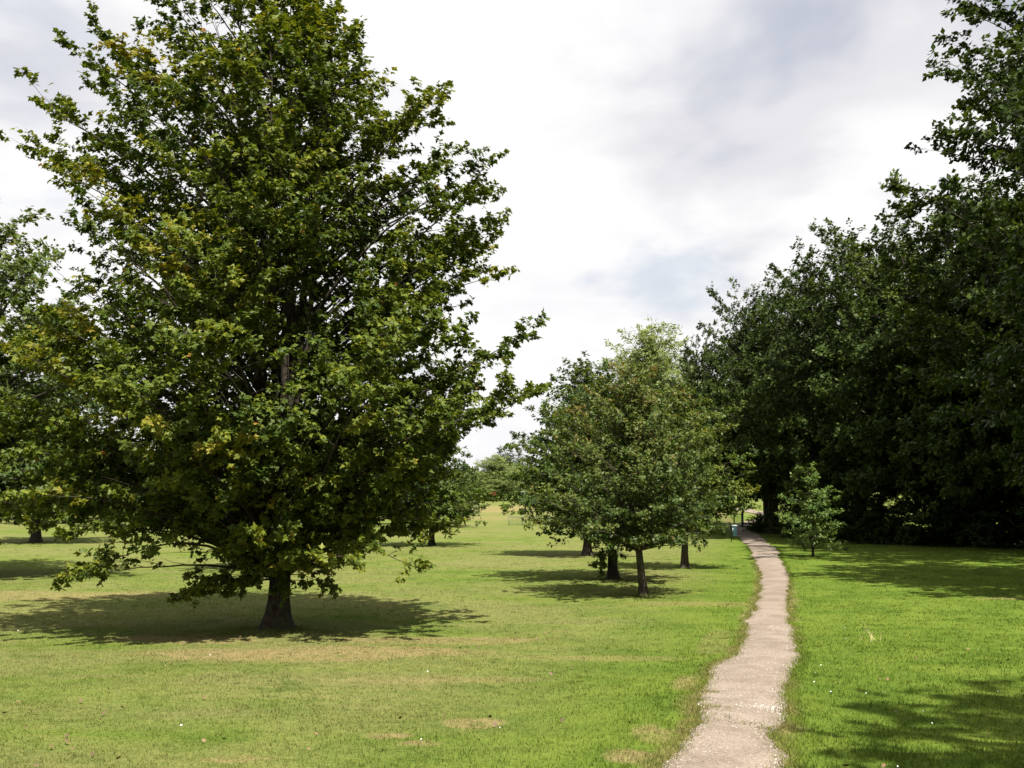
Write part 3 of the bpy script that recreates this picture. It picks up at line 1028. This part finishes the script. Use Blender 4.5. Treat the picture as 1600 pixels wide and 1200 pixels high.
for i, (x, y, s, rz, lb) in enumerate([
        (-7.8, 96.0, (.95, .95, .62), .3, 'low spreading tree with foliage to the ground at the edge of the far field'),
        (-17.0, 100.0, (1.1, 1.1, .95), 1.3, 'far rounded tree seen under the right side of the big maple'),
        (-26.0, 104.0, (1.2, 1.2, 1.0), 2.7, 'far rounded tree seen beside the big maple trunk'),
        (-36.0, 98.0, (1.1, 1.1, .95), 4.0, 'far tree in the gap left of the big maple trunk'),
        (-46.0, 106.0, (1.2, 1.2, 1.1), 5.2, 'far tree in the row behind the left lawn'),
        (-58.0, 112.0, (1.3, 1.3, 1.1), .9, 'furthest left of the far trees behind the lawn'),
        (9.0, 172.0, (1.0, 1.0, 1.05), 2.2, 'dark far tree at the right end of the far hedge'),
        (-22.0, 190.0, (1.3, 1.3, .9), 3.3, 'far tree left of the pale willow at the end of the field')]):
    plant_tree('far_tree', fam, at(x, y), lb, 'tree', M_FAR, M_OAKBARK, 'far trees beyond the lawn', rz, s)

# --- pale willows
wim = gen_tree(41, 20.0, env_round(7.5, .62, .12, .9), trunk_r=.45, fork=4, lead=7, nprim=150, hmin=3, h0=.15, rise=.6, droop=.25, sec_step=.7, sec_len=(.9, 2.2),
               twig_step=.28, twig_len=(.4, .9), lpt=11, leaf=.42, kind='narrow', inner=.25, gap=.25, gapk=1.0, hang=.3, tint0=.5, rnd=.7, up=.6)
plant_tree('willow_tree', wim, at(15.4, 112.0), 'tall pale green feathery tree rising behind the cluster of young trees', 'tree', M_WILLOW, M_BARK2, 'pale willows', 0, (1.12, 1.12, 1.08))
plant_tree('willow_tree', wim, at(-3.2, 192.0), 'small pale willow beyond the far field', 'tree', M_WILLOW, M_BARK2, 'pale willows', 2.0, (.78, .78, .43))

# --- poplars on the skyline
pom = gen_tree(43, 13.0, env_round(1.7, .8, .05, .9), trunk_r=.25, fork=2, lead=1, nprim=70, hmin=1, h0=.06, rise=1.3, droop=.05, sec_step=.7, sec_len=(.5, 1.1),
               twig_step=.35, twig_len=(.3, .6), lpt=6, leaf=.5, inner=.3, gap=.5, tint0=.5)
for x, y, s, lb in ((-3.6, 330, 1.0, 'left one of the grey-green poplars on the skyline'), (-.6, 332, 1.04, 'middle one of the grey-green poplars on the skyline'),
                    (2.6, 335, .92, 'right one of the grey-green poplars on the skyline')):
    plant_tree('poplar_tree', pom, at(x, y), lb, 'tree', M_POPLAR, M_BARK2, 'poplars on the skyline', x, (1, 1, s))

# --- oak wood on the right
oakA = gen_tree(51, 18.0, env_round(7.6, .74, .06, .4, .16, .48), trunk_r=.5, fork=3.6, lead=11, nprim=190, hmin=2.4, h0=.10, rise=.45, droop=.2, sec_step=.5, sec_len=(.6, 1.6),
                twig_step=.20, twig_len=(.2, .48), lpt=15, leaf=.20, inner=.2, gap=.06, gapk=1.2, lead_spread=.6, lead_top=(.68, .90, .93), tint0=.42, flare=1.6, up=.8)
oakB = gen_tree(52, 24.0, env_round(9.0, .62, .18, 2.1, .22), trunk_r=.6, fork=6, lead=8, nprim=150, hmin=4.5, h0=.22, rise=.4, droop=.12, sec_step=.55, sec_len=(.6, 1.5),
                twig_step=.18, twig_len=(.2, .48), lpt=17, leaf=.20, inner=.15, gap=.0, gapk=1.2, lead_spread=.55, tint0=.38)
OAKS = [
    (oakA, 20.2, 80.0, (.86, .86, 1.14), .3, 'dark oak whose thick trunk stands right of the path end'),
    (oakB, 14.4, 79.5, (.42, .42, .64), 2.2, 'dark oak with a black trunk left of the bin and gate'),
    (oakA, 23.0, 68.5, (1.02, 1.02, 1.2), 1.1, 'oak of the wood standing behind the sapling'),
    (oakA, 26.5, 62.0, (1.05, 1.05, 1.22), 4.1, 'tall oak in the middle of the wood edge'),
    (oakA, 29.5, 55.5, (1.05, 1.05, 1.18), 5.4, 'oak near the right end of the wood edge, under the tallest crown'),
    (oakB, 26.5, 43.0, (1.15, 1.15, 1.26), .8, 'tallest oak, reaching in from the right edge with open branches against the sky'),
    (oakA, 33.0, 72.0, (1.1, 1.1, 1.1), 3.0, 'oak in the second row of the wood'),
    (oakA, 38.0, 60.0, (1.15, 1.15, 1.15), .2, 'oak deep in the wood near the right edge'),
    (oakA, 28.0, 88.0, (1.1, 1.1, 1.0), 1.9, 'oak deep in the wood behind the path end'),
    (oakA, 23.0, 93.0, (.9, .9, 1.1), 5.1, 'oak showing behind the thick trunk at the path end'),
    (oakA, 34.0, 47.0, (1.0, 1.0, 1.0), 2.6, 'oak of the wood cut by the right edge'),
    (oakA, 19.9, 27.2, (.92, .92, 1.1), 4.4, 'oak outside the right edge that shades the lawn'),
    (oakA, 11.2, -1.1, (.85, .85, .95), 1.0, 'leafy tree outside the lower right corner that shades the grass there'),
    (oakA, 11.8, -1.3, (.82, .82, 1.0), 3.0, 'unseen overlapping tree added outside the lower right corner to deepen the shade there'),  # unseen second crown over the tree above, added to make its shadow denser
]
for me, x, y, s, rz, lb in OAKS:
    plant_tree('oak_tree', me, at(x, y), lb, 'tree', M_OAK, M_OAKBARK, 'oaks of the wood on the right', rz, s)

# --- undergrowth bushes along the foot of the wood
bum = gen_tree(61, 4.2, env_round(2.6, .62, .0, .4, .15), trunk_r=.07, fork=.4, lead=6, nprim=70, hmin=.3, h0=.04, rise=.4, droop=.15, sec_step=.34, sec_len=(.4, .9),
               twig_step=.14, twig_len=(.18, .35), lpt=12, leaf=.16, inner=.2, gap=.4, gapk=2.0, tint0=.2)
brng = np.random.default_rng(8)
BUSH = [(33.5, 55.5), (30.6, 57.2), (27.6, 58.6), (25.0, 61.6), (22.8, 64.6), (21.4, 69.0), (20.9, 74.5), (36.0, 52.5), (24.0, 77.0), (29.0, 66.0), (33.0, 61.0)]
names = ['at the right edge of the wood foot', 'under the tall oaks, second from the right edge', 'below the middle oaks', 'in the deep shade behind the lawn',
         'to the right of the sapling', 'behind the sapling', 'right of the thick oak trunk', 'cut by the right edge', 'deep behind the thick oak trunk', 'in the second row of the wood', 'in the dark of the wood']
for (x, y), nm in zip(BUSH, names):
    s = brng.uniform(.75, 1.15)
    plant_tree('bush', bum, at(x, y), 'dark undergrowth bush ' + nm, 'bush', M_OAK, M_OAKBARK, 'undergrowth at the foot of the wood', brng.uniform(0, 6), (s * 1.1, s * 1.1, s * .85))
plant_tree('bush', bum, at(19.4, 81.0), 'low dark bush beside the bin at the path end', 'bush', M_OAK, M_OAKBARK, 'undergrowth at the foot of the wood', 1., (.44, .44, .36))

# --- oak sapling right of the path
sam = gen_tree(71, 4.2, env_round(1.08, .5, .05, 1.4, .25), trunk_r=.05, fork=.5, lead=1, nprim=52, hmin=.35, h0=.08, rise=.35, droop=.1, sec_step=.26, sec_len=(.25, .6),
               twig_step=.09, twig_len=(.12, .25), lpt=11, leaf=.115, inner=.2, gap=.1, gapk=3.4, tint0=.74, extra=[(-1.35, -.2, 1.9), (-1.1, -.3, 1.7), (1.0, 0, 2.9)])
plant_tree('oak_sapling', sam, at(13.81, 47.66), 'small bright green oak sapling on the grass right of the path', 'sapling', M_SAPLING, M_OAKBARK)

# ------------------------------------------------------------------ far hedge and treeline
R = np.random.default_rng(77)


def leaf_mass(name, n, box, size, mat, tint0, top=None, **props):
    x = R.uniform(box[0], box[1], n)
    y = R.uniform(box[2], box[3], n)
    tp = top(x) if top is not None else np.full(n, box[5])
    z = box[4] + (tp - box[4]) * R.random(n) ** .7
    p = np.stack([x, y, z + g(x, y)], -1)
    nr = np.stack([R.normal(0, .5, n), R.normal(-.4, .5, n), np.abs(R.normal(.8, .4, n))], -1)
    return link(name, leaves_mesh(name, p, nr, R.normal(0, 1, (n, 3)), size * R.uniform(.6, 1.4, n), np.clip(R.normal(tint0, .2, n), 0, 1), 'oval'), mat, **props)


leaf_mass('treeline', 16000, (-110, 90, 262, 270, 0, 7), 1.3, M_FAR, .3,
          top=lambda x: 5.2 + 1.5 * np.sin(x * .21) + 1.1 * np.sin(x * .53 + 1) + .8 * np.sin(x * 1.3), kind='stuff', label='far belt of dark trees along the horizon')
hd = leaf_mass('hedge', 9000, (-16, 20, 187, 189.5, 0, 1.6), .4, M_GREENTREE, .45, top=lambda x: 1.7 + .35 * np.sin(x * .9) + .2 * np.sin(x * 2.3))
hd['label'] = 'low green hedge along the end of the far field'
hd['category'] = 'hedge'
fb = leaf_mass('flowering_shrub', 150, (-4.2, -2.9, 186.0, 186.8, 1.2, 1.65), .2, M_FLOWER, .6)
fb['label'] = 'small clump of red and orange colour at the far hedge'
fb['category'] = 'shrub'

# ------------------------------------------------------------------ bin, barrier, fences
bn = thing('litter_bin', at(14.15, 66.84), 'small dark green litter bin on a thin black post beside the path', 'bin')
b = MB(); b.tube([(0, 0, -.2), (0, 0, .6), (0, 0, 1.16)], [.028, .028, .028], 8); link('post', b.build('post'), M_DARKMETAL, bn)
b = MB()
hw, hd_ = .15, .11
prof = [(.42, .88), (.46, 1.0), (1.0, 1.0), (1.02, .96)]
rings = []
for z, s in prof:
    a8 = [(-hw, -hd_ + .03), (-hw + .03, -hd_), (hw - .03, -hd_), (hw, -hd_ + .03), (hw, hd_ - .03), (hw - .03, hd_), (-hw + .03, hd_), (-hw, hd_ - .03)]
    rings += [(.17 + x_ * s, -.12 + y_ * s, z) for x_, y_ in a8]
fc = [(r * 8 + j, r * 8 + (j + 1) % 8, r * 8 + 8 + (j + 1) % 8, r * 8 + 8 + j) for r in range(3) for j in range(8)]
fc += [(0, 1, 2, 3), (0, 3, 4, 7), (4, 5, 6, 7)]
b.add(rings, fc)
link('body', b.build('body'), M_BIN, bn)
b = MB(); b.box((.17, -.12, 1.06), (.34, .26, .075)); b.box((.17, -.12, 1.11), (.26, .19, .03)); link('lid', b.build('lid'), M_LID, bn)
b = MB(); b.box((.055, -.236, .80), (.05, .008, .26)); link('notice', b.build('notice'), M_LID, bn)
for zb_ in (.6, .92):
    b = MB(); b.box((.02, -.06, zb_), (.06, .14, .04)); link('bracket', b.build('bracket'), M_DARKMETAL, bn)

hb = thing('hoop_barrier', at(17.55, 85.2), 'dark green tubular hoop barrier behind the bin', 'barrier')
b = MB()
hoop = [(-.38, 0, -.2), (-.38, 0, .62), (-.36, 0, .70), (-.30, 0, .74), (.34, 0, .74), (.40, 0, .70), (.42, 0, .62), (.42, 0, -.2)]
b.tube(hoop, [.03] * 8, 8)
link('hoop', b.build('hoop', True), M_GREENPAINT, hb)


def fence(name, pts, h, label, mat, post_w=.08, bars=.11, rails=2, wide=()):
    root = thing(name, at(*pts[0]), label, 'fence')
    x0, y0, z0 = root.location
    B, RL_ = MB(), []
    for i, (x, y) in enumerate(pts):
        b = MB()
        hh = h + (.12 if i not in wide else .2)
        b.box((0, 0, hh / 2 - .15), (post_w * (2 if i in wide else 1), post_w, hh + .3))
        b.box((0, 0, hh + .01), (post_w * .8, post_w * .8, .04))
        o = link('post', b.build('post'), mat, root)
        o.location = (x - x0, y - y0, float(g(x, y)) - z0)
    for (xa, ya), (xb, yb) in zip(pts[:-1], pts[1:]):
        za, zb = float(g(xa, ya)) - z0, float(g(xb, yb)) - z0
        for k in range(rails):
            zz = .12 + (h - .16) * k / (rails - 1)
            b = MB()
            b.tube([(xa - x0, ya - y0, za + zz), (xb - x0, yb - y0, zb + zz)], [.025, .025], 6)
            link('rail', b.build('rail'), mat, root)
        L = math.hypot(xb - xa, yb - ya)
        for s in np.arange(bars, L, bars) / L:
            B.tube([(xa + (xb - xa) * s - x0, ya + (yb - ya) * s - y0, za + (zb - za) * s + .06), (xa + (xb - xa) * s - x0, ya + (yb - ya) * s - y0, za + (zb - za) * s + h)], [.009, .009], 4)
    o = link('bars', B.build('bars'), mat, root)
    o['kind'] = 'stuff'
    return root


fence('railing_fence', [(16.6, 92.0), (18.6, 94.0), (20.6, 96.0), (21.6, 97.0)], 1.15, 'green railing fence with posts beyond the hoop barrier', M_GREENPAINT, .1, .12, 2, (3,))
fence('railing_fence', [(-.3, 99.5), (1.0, 99.5), (2.3, 99.7), (3.6, 100.0), (4.9, 100.4)], .85, 'low grey railing fence far out on the open lawn', M_STEEL, .06, .12)
b_ = thing('goal_frame', at(1.95, 180.0), 'small pale frame standing by the far hedge', 'frame')
for xo in (-.3, .25):
    b = MB(); b.tube([(xo, 0, -.1), (xo, 0, 1.9)], [.05, .05], 6); link('post', b.build('post'), M_LID, b_)
b = MB(); b.tube([(-.3, 0, 1.9), (.25, 0, 1.9)], [.05, .05], 6); link('crossbar', b.build('crossbar'), M_LID, b_)
